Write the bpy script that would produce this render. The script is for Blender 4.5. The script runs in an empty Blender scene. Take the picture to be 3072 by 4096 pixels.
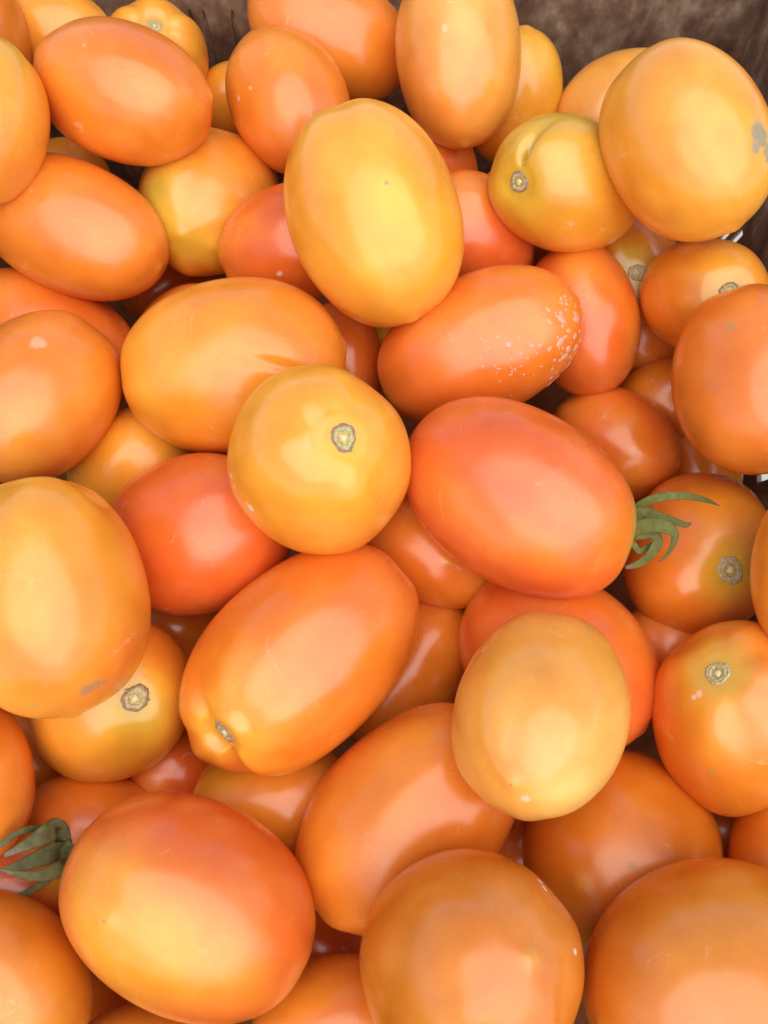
import bpy, bmesh, math, random
import numpy as np
from mathutils import Vector, Matrix

scene = bpy.context.scene
R_ = math.radians
CAM = None
TOMATOES = [
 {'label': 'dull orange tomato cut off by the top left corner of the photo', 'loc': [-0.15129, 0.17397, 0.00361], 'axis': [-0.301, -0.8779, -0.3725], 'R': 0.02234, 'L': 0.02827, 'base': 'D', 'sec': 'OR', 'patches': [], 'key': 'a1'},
 {'label': 'orange tomato behind the two at the top left, touching the crate wall gap', 'loc': [-0.1257, 0.19702, -0.00909], 'axis': [-0.9642, 0.2529, -0.0799], 'R': 0.01774, 'L': 0.02253, 'base': 'YO', 'sec': 'O', 'patches': [([-0.027, 0.726, -0.687], 0.648, 'Y', 0.5)], 'key': 'a2'},
 {'label': 'yellow tomato cut off by the left edge, above a long orange one', 'loc': [-0.12824, 0.12541, 0.02131], 'axis': [0.1474, 0.9429, 0.2988], 'R': 0.01928, 'L': 0.02651, 'base': 'Y', 'sec': 'YO', 'patches': [([-0.705, 0.201, -0.68], 0.621, 'OR', 0.5), ([-0.599, 0.341, 0.724], 0.414, 'YG', 0.5)], 'key': 'a3'},
 {'label': 'large smooth orange tomato lying sideways at upper left below a scarred yellow one', 'loc': [-0.08942, 0.14951, 0.00883], 'axis': [-0.9411, 0.3369, 0.0306], 'R': 0.02215, 'L': 0.03109, 'base': 'OR', 'sec': 'O', 'patches': [([0.913, 0.402, 0.074], 0.612, 'O', 0.6)], 'tip': [-0.374, 0.111, -0.921], 'key': 'a4'},
 {'label': 'bright yellow tomato with pale stem scar against the back wall', 'loc': [-0.09206, 0.20292, -0.02614], 'axis': [0.2382, -0.3445, 0.9081], 'R': 0.02066, 'L': 0.02608, 'base': 'Y', 'sec': 'YO', 'patches': [([-0.312, 0.387, 0.868], 0.714, 'Y', 0.8)], 'scar': 1, 'stem': [-0.016, 0.13, 0.991], 'lob': 0.035, 'dim': 0.16, 'key': 'a5'},
 {'label': 'dull yellow tomato wedged in the gap under the slotted back wall', 'loc': [-0.06326, 0.20026, -0.04714], 'axis': [-0.2185, 0.2661, -0.9388], 'R': 0.01656, 'L': 0.02103, 'base': 'YO', 'sec': 'O', 'patches': [], 'key': 'a6'},
 {'label': 'large orange tomato cut off by the top edge beside the pale upright one', 'loc': [-0.02026, 0.20435, -0.0149], 'axis': [0.9264, -0.2066, -0.3148], 'R': 0.0217, 'L': 0.03388, 'base': 'OR', 'sec': 'O', 'patches': [], 'key': 'a7'},
 {'label': 'egg shaped orange tomato with water specks behind the big yellow one', 'loc': [-0.03521, 0.1631, -0.0077], 'axis': [-0.4113, 0.9092, 0.0652], 'R': 0.02162, 'L': 0.02745, 'base': 'OR', 'sec': 'O', 'patches': [([-0.091, 0.354, -0.931], 0.391, 'Pk', 0.3)], 'dents': [([0.555, 0.727, 0.404], 0.2, -0.05)], 'spots': [([0.855, 0.516, -0.052], 0.039, 'WHITE', 0.4), ([0.659, 0.741, -0.124], 0.031, 'WHITE', 0.35), ([-0.122, 0.649, -0.751], 0.055, 'SCARB', 0.5)], 'key': 'a8'},
 {'label': 'tall pale orange tomato standing upright at the top middle', 'loc': [0.02655, 0.17774, 0.00073], 'axis': [-0.0782, 0.9449, 0.318], 'R': 0.0228, 'L': 0.03404, 'base': 'P', 'sec': 'YO', 'patches': [([0.738, 0.35, -0.577], 0.809, 'OR', 0.75), ([-0.659, 0.091, -0.747], 0.515, 'YO', 0.6)], 'spots': [([0.896, -0.214, -0.388], 0.044, 'WHITE', 0.6), ([0.306, 0.946, -0.103], 0.044, 'WHITE', 0.3)], 'key': 'a9'},
 {'label': 'small yellowish tomato half hidden behind the pale upright one', 'loc': [0.05055, 0.18286, -0.02472], 'axis': [-0.1302, -0.5351, -0.8347], 'R': 0.01928, 'L': 0.02448, 'base': 'YO', 'sec': 'YG', 'patches': [([0.242, 0.664, -0.707], 0.566, 'Y', 0.6)], 'key': 'a10'},
 {'label': 'big yellow tomato lying on top of the heap at upper centre', 'loc': [-0.00329, 0.0941, 0.01386], 'axis': [-0.3462, 0.8965, 0.2764], 'R': 0.02693, 'L': 0.0355, 'base': 'Y', 'sec': 'YO', 'patches': [([0.067, 0.901, -0.429], 0.591, 'YY', 0.8), ([0.874, 0.452, 0.175], 0.43, 'O', 0.5), ([-0.819, 0.552, 0.156], 0.591, 'O', 0.55), ([0.563, 0.096, -0.821], 0.43, 'O', 0.4)], 'lob': 0.02, 'spots': [([-0.027, 0.998, -0.054], 0.022, 'SCARB', 0.8)], 'key': 'a11'},
 {'label': 'red orange tomato tucked behind the right side of the big yellow one', 'loc': [0.0321, 0.11502, -0.02408], 'axis': [0.5863, -0.2124, -0.7818], 'R': 0.02075, 'L': 0.02636, 'base': 'R', 'sec': 'OR', 'patches': [([0.098, 0.555, -0.826], 0.472, 'O', 0.5)], 'key': 'a12'},
 {'label': 'greenish yellow tomato with a crease running from its stem scar', 'loc': [0.06189, 0.11793, 0.00033], 'axis': [-0.8697, -0.0665, 0.489], 'R': 0.02164, 'L': 0.02788, 'base': 'YO', 'sec': 'YG', 'patches': [([-0.073, 0.479, 0.875], 0.567, 'YG', 1), ([0.601, -0.01, 0.799], 0.467, 'YG', 1), ([-0.356, 0.872, 0.336], 0.4, 'YG', 0.8)], 'scar': 1, 'stem': [0.403, 0.084, 0.911], 'lob': 0.02, 'dim': 0.12, 'gro': [([0.055, 0.405, 0.913], 0.17, 0.1), ([-0.259, 0.668, 0.698], 0.12, 0.05)], 'key': 'a13'},
 {'label': 'pale tomato peeking out against the back wall between two yellow ones', 'loc': [0.09354, 0.17544, -0.02458], 'axis': [0.9242, 0.3819, -0.0018], 'R': 0.0216, 'L': 0.02743, 'base': 'P', 'sec': 'YO', 'patches': [], 'key': 'a14'},
 {'label': 'large golden tomato with a grey scab at the right edge', 'loc': [0.09315, 0.11119, 0.02662], 'axis': [-0.4838, 0.8378, 0.2531], 'R': 0.02364, 'L': 0.03076, 'base': 'Y', 'sec': 'YO', 'patches': [([0.296, 0.732, 0.613], 0.484, 'O', 0.6), ([0.998, -0.068, 0.017], 0.43, 'O', 0.5), ([0.301, 0.859, -0.413], 0.376, 'Y', 0.9), ([-0.731, 0.68, 0.055], 0.323, 'OR', 0.6)], 'crease': [([0.493, 0.868, -0.05], [0.213, 0.594, -0.776], -0.012)], 'spots': [([-0.242, 0.873, -0.423], 0.14, 'SCAB', 0.9), ([-0.301, 0.757, -0.579], 0.108, 'SCAB', 0.8), ([-0.114, 0.853, -0.509], 0.065, 'SCAB', 0.8)], 'key': 'a15'},
 {'label': 'shaded tomato with a dim stem scar deep between three others at right', 'loc': [0.09088, 0.11234, -0.03532], 'axis': [0.4737, -0.8741, -0.1078], 'R': 0.01886, 'L': 0.0251, 'base': 'D', 'sec': 'OR', 'patches': [([-0.367, 0.825, 0.43], 0.517, 'G', 0.7)], 'scar': 1, 'stem': [-0.381, 0.822, 0.423], 'key': 'a16'},  # darker base colour stands in for shade between its neighbours
 {'label': 'yellow tomato with its stem scar half covered, at the right edge', 'loc': [0.10968, 0.08449, -0.01472], 'axis': [0.2779, -0.6321, 0.7234], 'R': 0.01904, 'L': 0.02451, 'base': 'YO', 'sec': 'OR', 'patches': [([-0.307, 0.242, 0.92], 0.565, 'YG', 0.7), ([-0.97, -0.053, 0.236], 0.484, 'OR', 0.6)], 'scar': 1, 'stem': [-0.248, 0.316, 0.916], 'dim': 0.1, 'key': 'a17'},
 {'label': 'upright red orange tomato right of the one with water drops', 'loc': [0.07195, 0.08508, -0.03024], 'axis': [-0.2066, 0.9331, 0.2943], 'R': 0.01953, 'L': 0.02822, 'base': 'R', 'sec': 'OR', 'patches': [([0.232, 0.792, 0.565], 0.496, 'YO', 0.6)], 'key': 'a18'},
 {'label': 'large orange tomato cut off by the right edge below a yellow one', 'loc': [0.11389, 0.04298, 0.00062], 'axis': [-0.0035, 0.9966, 0.0824], 'R': 0.02378, 'L': 0.0302, 'base': 'OR', 'sec': 'O', 'patches': [], 'spots': [([0.541, 0.787, 0.296], 0.055, 'SCARG', 0.6)], 'key': 'a19'},
 {'label': 'orange tomato with water drops on its right end', 'loc': [0.03145, 0.064, -0.01493], 'axis': [-0.9017, -0.3114, -0.2999], 'R': 0.02387, 'L': 0.03576, 'base': 'OR', 'sec': 'R', 'patches': [([-0.049, 0.921, -0.386], 0.774, 'O', 0.7), ([0.433, 0.655, 0.62], 0.516, 'R', 0.5)], 'key': 'a20'},
 {'label': 'small orange tomato deep in shade between two at right', 'loc': [0.10742, 0.06483, -0.05353], 'axis': [-0.9187, -0.084, -0.3859], 'R': 0.01523, 'L': 0.01978, 'base': 'O', 'sec': 'OR', 'patches': [], 'key': 'a21'},
 {'label': 'large red tomato with a curled green calyx in the middle of the heap', 'loc': [0.04023, 0.00583, -0.00271], 'axis': [0.825, -0.5651, 0.0031], 'R': 0.02591, 'L': 0.03756, 'base': 'R', 'sec': 'R', 'patches': [([-0.038, 0.696, 0.717], 0.317, 'O', 0.6)], 'stem': [0.284, 0.177, 0.942], 'dim': 0.02, 'dents': [([-0.359, 0.924, -0.135], 0.37, 0.025)], 'key': 'a22'},
 {'label': 'orange tomato showing above the large red one with the calyx', 'loc': [0.08432, 0.04561, -0.05095], 'axis': [-0.7377, 0.6523, -0.1743], 'R': 0.01965, 'L': 0.02495, 'base': 'OR', 'sec': 'R', 'patches': [([0.125, 0.546, 0.828], 0.508, 'O', 0.6)], 'key': 'a23'},
 {'label': 'orange tomato with a scar and thin crack behind the curled calyx', 'loc': [0.10493, -0.00111, -0.03716], 'axis': [-0.4112, -0.7785, 0.4742], 'R': 0.024, 'L': 0.03181, 'base': 'OR', 'sec': 'O', 'patches': [([-0.156, 0.987, 0.032], 0.422, 'YO', 0.7), ([0.281, 0.669, 0.688], 0.331, 'YG', 0.5)], 'scar': 1, 'stem': [0.27, 0.668, 0.693], 'lob': 0.03, 'dim': 0.1, 'key': 'a24'},
 {'label': 'thin orange sliver of a tomato at the right edge', 'loc': [0.11953, -0.02162, 0.01037], 'axis': [0.0573, 0.954, 0.2943], 'R': 0.01798, 'L': 0.02642, 'base': 'YO', 'sec': 'O', 'patches': [], 'key': 'a25'},
 {'label': 'round tomato with stem scar and pink fleck at the right edge', 'loc': [0.10159, -0.05701, -0.01814], 'axis': [-0.1196, 0.643, 0.7565], 'R': 0.02294, 'L': 0.03014, 'base': 'O', 'sec': 'OR', 'patches': [([0.462, 0.334, 0.822], 0.378, 'YG', 0.6), ([0.622, 0.608, 0.492], 0.324, 'Y', 0.6)], 'scar': 1, 'stem': [0.449, 0.279, 0.849], 'lob': 0.03, 'dim': 0.08, 'spots': [([0.668, 0.334, 0.665], 0.038, 'PINK', 0.9), ([0.719, 0.317, 0.619], 0.032, 'PINK', 0.9), ([0.639, 0.769, 0.014], 0.043, 'SCARG', 0.4)], 'key': 'a26'},
 {'label': 'long orange tomato at the left edge below the large smooth one', 'loc': [-0.10955, 0.11115, -0.0131], 'axis': [-0.9222, 0.3818, 0.0615], 'R': 0.02307, 'L': 0.0348, 'base': 'OR', 'sec': 'O', 'patches': [([0.906, 0.243, -0.345], 0.769, 'O', 0.6)], 'tip': [0.094, 0.021, -0.995], 'key': 'a27'},
 {'label': 'sliver of a yellowish tomato in the chink between three at left', 'loc': [-0.12756, 0.15274, -0.037], 'axis': [0.652, 0.664, -0.366], 'R': 0.01587, 'L': 0.02015, 'base': 'YO', 'sec': 'O', 'patches': [], 'key': 'a27b'},
 {'label': 'red tomato mostly covered by an orange one at the left edge', 'loc': [-0.12442, 0.08303, -0.04183], 'axis': [-0.8815, 0.4529, 0.1334], 'R': 0.02351, 'L': 0.03485, 'base': 'R', 'sec': 'OR', 'patches': [([-0.188, 0.928, 0.322], 0.588, 'O', 0.4)], 'key': 'a28'},
 {'label': 'dull orange tomato with a dry scar on top at the left edge', 'loc': [-0.11127, 0.04248, -0.00946], 'axis': [0.4464, 0.8743, -0.1908], 'R': 0.02381, 'L': 0.03024, 'base': 'OR', 'sec': 'O', 'patches': [([-0.831, 0.553, 0.061], 0.523, 'YO', 0.5), ([-0.643, 0.154, -0.75], 0.581, 'YO', 0.5)], 'spots': [([-0.128, 0.974, 0.184], 0.087, 'SCARP', 0.7), ([-0.194, 0.961, 0.199], 0.052, 'SCARP', 0.7)], 'key': 'a29'},
 {'label': 'greenish yellow tomato between the large orange ones at upper left', 'loc': [-0.06565, 0.13538, -0.02916], 'axis': [0.1943, 0.8434, -0.5009], 'R': 0.02553, 'L': 0.03242, 'base': 'YO', 'sec': 'O', 'patches': [([0.407, 0.358, -0.84], 0.519, 'G', 0.95), ([0.044, 0.046, -0.998], 0.455, 'YG', 0.9), ([-0.233, -0.35, -0.907], 0.39, 'YG', 0.5)], 'lob': 0.03, 'key': 'a30'},
 {'label': 'brownish tomato edge just left of the greenish yellow one', 'loc': [-0.0845, 0.16106, -0.05671], 'axis': [-0.4575, 0.0672, -0.8867], 'R': 0.01856, 'L': 0.02358, 'base': 'YO', 'sec': 'OR', 'patches': [], 'key': 'a30b'},
 {'label': 'red tomato peeking out left of the big yellow one', 'loc': [-0.03425, 0.10614, -0.01687], 'axis': [-0.8289, 0.021, -0.559], 'R': 0.02052, 'L': 0.02606, 'base': 'R', 'sec': 'OR', 'patches': [], 'spots': [([0.89, 0.41, -0.199], 0.045, 'WHITE', 0.7)], 'key': 'a31'},
 {'label': 'broad golden orange tomato lying sideways with a dented flank', 'loc': [-0.04877, 0.05441, -0.01098], 'axis': [-0.9813, -0.1582, -0.1093], 'R': 0.02825, 'L': 0.03714, 'base': 'YO', 'sec': 'O', 'patches': [([0.152, 0.811, 0.564], 0.576, 'Y', 0.55), ([-0.434, 0.802, -0.41], 0.628, 'OR', 0.5), ([-0.017, 0.491, -0.871], 0.314, 'OR', 0.4), ([0.952, 0.12, -0.28], 0.628, 'O', 0.5)], 'lob': 0.015, 'crease': [([0.349, 0.936, -0.049], [0.55, 0.513, -0.659], 0.055)], 'key': 'a32'},
 {'label': 'deep shaded tomato peeking above the broad golden orange one', 'loc': [-0.072, 0.10762, -0.06911], 'axis': [0.6015, 0.6683, -0.4377], 'R': 0.01927, 'L': 0.02448, 'base': 'OR', 'sec': 'O', 'patches': [], 'key': 'a33'},
 {'label': 'thin rim of tomato behind the left shoulder of the broad golden one', 'loc': [-0.07512, 0.08834, -0.0458], 'axis': [0.6658, 0.746, -0.0127], 'R': 0.01675, 'L': 0.02127, 'base': 'OR', 'sec': 'O', 'patches': [], 'key': 'a33b'},
 {'label': 'shaded red tomato in the gap under the big yellow one', 'loc': [-0.01582, 0.07232, -0.03679], 'axis': [0.1619, -0.8492, -0.5027], 'R': 0.01611, 'L': 0.02062, 'base': 'R', 'sec': 'OR', 'patches': [], 'key': 'a34'},
 {'label': 'green tomato glimpsed in the gap left of the water drops', 'loc': [0.01314, 0.08264, -0.04023], 'axis': [0.6524, -0.0852, -0.7531], 'R': 0.01602, 'L': 0.02034, 'base': 'G', 'sec': 'YG', 'patches': [], 'key': 'a34b'},
 {'label': 'round yellow tomato with stem scar at the centre of the heap', 'loc': [-0.01803, 0.01064, 0.01027], 'axis': [-0.0687, -0.035, 0.997], 'R': 0.02564, 'L': 0.03331, 'base': 'Y', 'sec': 'YO', 'patches': [([0.466, 0.053, 0.883], 0.41, 'Y', 0.9), ([0.37, -0.448, 0.814], 0.359, 'YY', 0.7), ([-0.276, -0.56, 0.781], 0.615, 'O', 0.4), ([-0.252, 0.027, 0.967], 0.308, 'YO', 0.5)], 'scar': 1, 'stem': [0.402, -0.163, 0.901], 'lob': 0.03, 'dim': 0.07, 'spots': [([-0.831, -0.326, 0.451], 0.031, 'WHITE', 0.75), ([-0.827, -0.409, 0.386], 0.026, 'WHITE', 0.6), ([-0.647, -0.656, 0.388], 0.041, 'WHITE', 0.85), ([-0.68, -0.615, 0.4], 0.021, 'WHITE', 0.5)], 'key': 'a35'},
 {'label': 'deep red tomato between two big yellow ones at left', 'loc': [-0.0601, 0.00108, -0.02454], 'axis': [-0.8261, -0.0295, -0.5627], 'R': 0.02599, 'L': 0.03301, 'base': 'R', 'sec': 'R', 'patches': [], 'key': 'a36'},
 {'label': 'huge yellow orange tomato with a brown scar near its base at the left edge', 'loc': [-0.09098, -0.02785, 0.0086], 'axis': [-0.2131, 0.934, 0.2868], 'R': 0.02581, 'L': 0.03287, 'base': 'YO', 'sec': 'Y', 'patches': [([-0.381, 0.755, 0.534], 0.45, 'YO', 0.4), ([-0.611, 0.378, -0.696], 0.495, 'OR', 0.8), ([0.124, 0.763, -0.634], 0.495, 'O', 0.6)], 'lob': 0.03, 'spots': [([-0.335, 0.543, -0.77], 0.072, 'SCARB', 0.7), ([-0.421, 0.506, -0.753], 0.063, 'SCARB', 0.7), ([-0.499, 0.445, -0.744], 0.041, 'SCARB', 0.6), ([0.19, 0.563, -0.804], 0.036, 'SCARG', 0.6)], 'key': 'a37'},
 {'label': 'dull yellowish tomato in shade between orange and red ones at left', 'loc': [-0.08803, 0.03079, -0.03995], 'axis': [-0.687, -0.1556, -0.7098], 'R': 0.01975, 'L': 0.02508, 'base': 'YO', 'sec': 'YG', 'patches': [], 'key': 'a38'},
 {'label': 'small greenish tomato with dark scar beneath the huge yellow one', 'loc': [-0.0853, -0.04973, -0.03602], 'axis': [0.4645, 0.233, 0.8543], 'R': 0.02399, 'L': 0.03101, 'base': 'YO', 'sec': 'YG', 'patches': [([-0.536, 0.121, 0.835], 0.449, 'G', 0.6), ([0.127, -0.341, 0.932], 0.419, 'OR', 0.6), ([-0.615, 0.76, 0.208], 0.479, 'O', 0.6)], 'scar': 1, 'stem': [-0.387, 0.11, 0.915], 'lob': 0.03, 'dim': 0.09, 'key': 'a39'},
 {'label': 'orange tomato sliver at the left edge below the huge yellow one', 'loc': [-0.11735, -0.07447, -0.01519], 'axis': [-0.2856, 0.9421, 0.1756], 'R': 0.01811, 'L': 0.02394, 'base': 'OR', 'sec': 'O', 'patches': [], 'key': 'a40'},
 {'label': 'shaded orange tomato sunk behind the lower left calyx', 'loc': [-0.09046, -0.0877, -0.05068], 'axis': [-0.958, 0.2814, 0.0544], 'R': 0.01727, 'L': 0.02368, 'base': 'OR', 'sec': 'O', 'patches': [], 'key': 'a41'},
 {'label': 'big orange tomato with a yellow patch at the lower left', 'loc': [-0.0506, -0.10563, -0.01112], 'axis': [0.8778, -0.4073, -0.252], 'R': 0.02573, 'L': 0.03444, 'base': 'R', 'sec': 'OR', 'patches': [([-0.17, 0.91, -0.377], 0.502, 'Y', 0.7), ([-0.183, 0.814, -0.551], 0.335, 'Y', 0.7), ([-0.379, 0.924, -0.047], 0.377, 'YY', 0.65), ([0.108, 0.815, -0.569], 0.251, 'YO', 0.8), ([0.945, 0.326, 0.026], 0.544, 'R', 0.6), ([0.315, 0.63, 0.71], 0.377, 'R', 0.5)], 'tip': [-0.311, 0.782, -0.54], 'lob': 0.02, 'spots': [([-0.311, 0.782, -0.54], 0.021, 'SCARB', 0.6)], 'key': 'a42'},
 {'label': 'dark red tomato under a green calyx at the lower left edge', 'loc': [-0.11045, -0.10155, -0.03265], 'axis': [0.9498, -0.2955, 0.1032], 'R': 0.01684, 'L': 0.02183, 'base': 'DR', 'sec': 'DR', 'patches': [], 'stem': [0.516, 0.299, 0.803], 'key': 'a43'},  # red lowered to imitate the shade under the calyx
 {'label': 'orange tomato in the bottom left corner of the photo', 'loc': [-0.09915, -0.12499, -0.01543], 'axis': [0.6709, -0.6786, -0.299], 'R': 0.0191, 'L': 0.0251, 'base': 'D', 'sec': 'D', 'patches': [], 'key': 'a44'},  # shade from the camera side is mixed into this base colour
 {'label': 'dark shaded tomato under the big yellow patched one at the bottom edge', 'loc': [-0.06438, -0.15093, -0.04592], 'axis': [0.9716, -0.1415, -0.1898], 'R': 0.01633, 'L': 0.02561, 'base': 'OR', 'sec': 'O', 'patches': [], 'key': 'a45'},
 {'label': 'dim orange tomato in the bottom middle below the gap', 'loc': [-0.01285, -0.13777, -0.0372], 'axis': [-0.9923, -0.0933, -0.0811], 'R': 0.01693, 'L': 0.02444, 'base': 'OR', 'sec': 'O', 'patches': [], 'key': 'a46'},
 {'label': 'brownish shaded tomato with a pale sheen beneath the one with a dented stem end', 'loc': [-0.03544, -0.07985, -0.04808], 'axis': [-0.9933, -0.0819, -0.0815], 'R': 0.01963, 'L': 0.02569, 'base': 'YO', 'sec': 'OR', 'patches': [([-0.436, 0.627, 0.645], 0.423, 'YG', 0.5)], 'key': 'a47'},
 {'label': 'largest orange tomato, stem scar in a dented lower end, at the middle', 'loc': [-0.02446, -0.04004, -0.01685], 'axis': [-0.7186, -0.6941, -0.0424], 'R': 0.0267, 'L': 0.04024, 'base': 'OR', 'sec': 'O', 'patches': [([0.219, 0.696, 0.684], 0.357, 'Y', 0.7), ([0.066, 0.719, -0.691], 0.765, 'R', 0.35), ([0.016, 0.892, 0.453], 0.408, 'YO', 0.5), ([-0.202, 0.962, -0.182], 0.255, 'OR', 0.6)], 'scar': 1, 'stem': [0.125, 0.605, 0.786], 'lob': 0.02, 'dim': 0.11, 'tilt': 0.42, 'gro': [([0.416, 0.239, 0.877], 0.22, 0.13), ([-0.196, 0.635, 0.747], 0.2, 0.05)], 'key': 'a48'},
 {'label': 'orange tomato leaning under the pale yellow one at lower centre', 'loc': [0.00658, -0.08417, -0.02605], 'axis': [-0.717, -0.6399, -0.2763], 'R': 0.02565, 'L': 0.03698, 'base': 'OR', 'sec': 'O', 'patches': [([-0.522, 0.464, -0.716], 0.4, 'YO', 0.5), ([-0.129, 0.777, 0.616], 0.4, 'O', 0.5)], 'key': 'a49'},
 {'label': 'pale yellow tomato with a pointed tip at lower right of centre', 'loc': [0.04117, -0.05788, 0.00645], 'axis': [0.3599, 0.7509, -0.5537], 'R': 0.02272, 'L': 0.02936, 'base': 'P', 'sec': 'YO', 'patches': [([-0.567, 0.141, -0.811], 0.466, 'PG', 0.9), ([-0.762, 0.543, -0.354], 0.311, 'PG', 0.6), ([0.193, 0.981, -0.007], 0.57, 'YO', 0.7), ([0.231, 0.297, -0.926], 0.259, 'O', 0.7)], 'tip': [0.089, 0.155, -0.984], 'spots': [([0.879, 0.475, 0.025], 0.047, 'WHITE', 0.35), ([-0.121, 0.039, -0.992], 0.052, 'WHITE', 0.45), ([0.087, 0.15, -0.985], 0.021, 'SCARB', 0.8)], 'key': 'a50'},
 {'label': 'red tomato mostly hidden behind the pale pointed one', 'loc': [0.05399, -0.03747, -0.03136], 'axis': [-0.7411, 0.6707, -0.0293], 'R': 0.02595, 'L': 0.03314, 'base': 'R', 'sec': 'OR', 'patches': [([-0.579, 0.806, -0.121], 0.5, 'OR', 0.6)], 'key': 'a51'},
 {'label': 'shaded tomato wedged below the round yellow one with the scar', 'loc': [0.015, -0.00047, -0.03627], 'axis': [-0.9031, 0.4263, 0.0513], 'R': 0.01735, 'L': 0.02608, 'base': 'OR', 'sec': 'YO', 'patches': [], 'tip': [0.329, 0.911, -0.25], 'key': 'a52'},
 {'label': 'shaded orange tomato in the gap at the right of the largest one', 'loc': [0.00821, -0.03681, -0.05562], 'axis': [-0.538, -0.7876, -0.3003], 'R': 0.01886, 'L': 0.02963, 'base': 'OR', 'sec': 'O', 'patches': [], 'key': 'a53'},
 {'label': 'broad orange tomato with scuffed skin below the pale pointed one', 'loc': [0.07145, -0.09263, -0.04168], 'axis': [0.5358, 0.2295, -0.8125], 'R': 0.02805, 'L': 0.03563, 'base': 'D', 'sec': 'D', 'patches': [([-0.148, -0.42, -0.896], 0.519, 'O', 0.5)], 'spots': [([0.696, 0.333, -0.637], 0.042, 'SCARP', 0.5), ([0.809, 0.448, -0.379], 0.033, 'SCARP', 0.4), ([-0.036, 0.489, -0.872], 0.047, 'SCARG', 0.4)], 'key': 'a54'},  # base colour dimmed to imitate shade along the front of the heap
 {'label': 'orange tomato cut off at the right edge near the bottom', 'loc': [0.11875, -0.09417, -0.03008], 'axis': [0.362, 0.9228, 0.132], 'R': 0.01752, 'L': 0.02303, 'base': 'D', 'sec': 'OR', 'patches': [], 'key': 'a55'},  # shade painted into the base colour, as on its front neighbours
 {'label': 'dull orange tomato with white flecks at the bottom middle', 'loc': [0.02023, -0.11703, 0.00545], 'axis': [-0.3342, -0.1511, -0.9303], 'R': 0.02515, 'L': 0.03194, 'base': 'D', 'sec': 'D', 'patches': [([0.688, -0.067, -0.723], 0.375, 'O', 0.6)], 'spots': [([-0.424, 0.623, -0.657], 0.033, 'WHITE', 0.9), ([-0.427, 0.562, -0.708], 0.033, 'WHITE', 0.9), ([-0.553, 0.027, -0.833], 0.029, 'WHITE', 0.8)], 'key': 'a56'},  # front shade put into the base colour; white spots are painted glints
 {'label': 'large dull orange tomato in the bottom right corner', 'loc': [0.07992, -0.12146, -0.00031], 'axis': [0.9035, 0.2751, -0.3287], 'R': 0.0261, 'L': 0.03315, 'base': 'D', 'sec': 'D', 'patches': [], 'key': 'a57'},  # dimmer base colour replaces shade cast from the camera side
 {'label': 'dark tomato deep in the gap between two scarred ones at right', 'loc': [0.09526, -0.03432, -0.04797], 'axis': [0.4098, -0.623, -0.6663], 'R': 0.01646, 'L': 0.02091, 'base': 'OR', 'sec': 'O', 'patches': [], 'key': 'a58'},
 {'label': 'dark reddish tomato sunk in the gap at lower right', 'loc': [0.11485, -0.09028, -0.06651], 'axis': [0.8027, -0.117, -0.5848], 'R': 0.0187, 'L': 0.02375, 'base': 'R', 'sec': 'OR', 'patches': [], 'key': 'a59'},
 {'label': 'brown shaded tomato deep right of the upright red orange one', 'loc': [0.10501, 0.09121, -0.0584], 'axis': [0.7907, 0.1647, -0.5896], 'R': 0.01509, 'L': 0.01916, 'base': 'OR', 'sec': 'O', 'patches': [], 'key': 'a60'},
 {'label': 'shaded tomato under the tall pale one at the top middle', 'loc': [0.01946, 0.15672, -0.03703], 'axis': [0.2849, 0.0735, -0.9557], 'R': 0.01776, 'L': 0.02256, 'base': 'OR', 'sec': 'R', 'patches': [], 'key': 'a61'},
 {'label': 'sliver of an orange tomato left of the creased greenish one', 'loc': [0.05431, 0.13534, -0.03363], 'axis': [0.9382, -0.3049, -0.1639], 'R': 0.01626, 'L': 0.021, 'base': 'O', 'sec': 'OR', 'patches': [], 'key': 'a62'},
 {'label': 'shaded red tomato low in the gap below the small greenish one', 'loc': [-0.06735, -0.07006, -0.06523], 'axis': [0.6388, -0.1022, -0.7625], 'R': 0.01554, 'L': 0.01974, 'base': 'R', 'sec': 'OR', 'patches': [], 'key': 'a63'},
 {'label': 'green tinged tomato in the chink under the big yellow one at right', 'loc': [0.02869, 0.10163, -0.05655], 'axis': [0.8545, 0.2485, -0.4562], 'R': 0.01698, 'L': 0.02156, 'base': 'YG', 'sec': 'G', 'patches': [], 'key': 'a64'},
 {'label': 'dark tomato at the bottom of the gap under the deep red one', 'loc': [-0.07077, -0.02251, -0.06718], 'axis': [0.6457, -0.2113, -0.7338], 'R': 0.01698, 'L': 0.02156, 'base': 'OR', 'sec': 'O', 'patches': [], 'key': 'b1'},
 {'label': 'dark tomato in the gap right of the yellow patched one', 'loc': [-0.02307, -0.12193, -0.07003], 'axis': [-0.8978, 0.4174, -0.1405], 'R': 0.01616, 'L': 0.02053, 'base': 'R', 'sec': 'OR', 'patches': [], 'key': 'b2'},
 {'label': 'dark tomato far down between the long orange and greenish yellow ones', 'loc': [-0.09628, 0.14193, -0.08566], 'axis': [0.6591, 0.7289, -0.1855], 'R': 0.01834, 'L': 0.02329, 'base': 'R', 'sec': 'OR', 'patches': [], 'key': 'b3'},
 {'label': 'dark tomato in the chink above the one with the cracked scar', 'loc': [0.11956, 0.0434, -0.0686], 'axis': [-0.2293, 0.9656, -0.1226], 'R': 0.01654, 'L': 0.02101, 'base': 'OR', 'sec': 'O', 'patches': [], 'key': 'b4'},
 {'label': 'dark tomato in the chink left of the small greenish one', 'loc': [-0.12181, -0.06499, -0.06839], 'axis': [-0.3574, 0.9112, 0.2051], 'R': 0.01433, 'L': 0.01876, 'base': 'OR', 'sec': 'O', 'patches': [], 'key': 'b5'},
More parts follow.
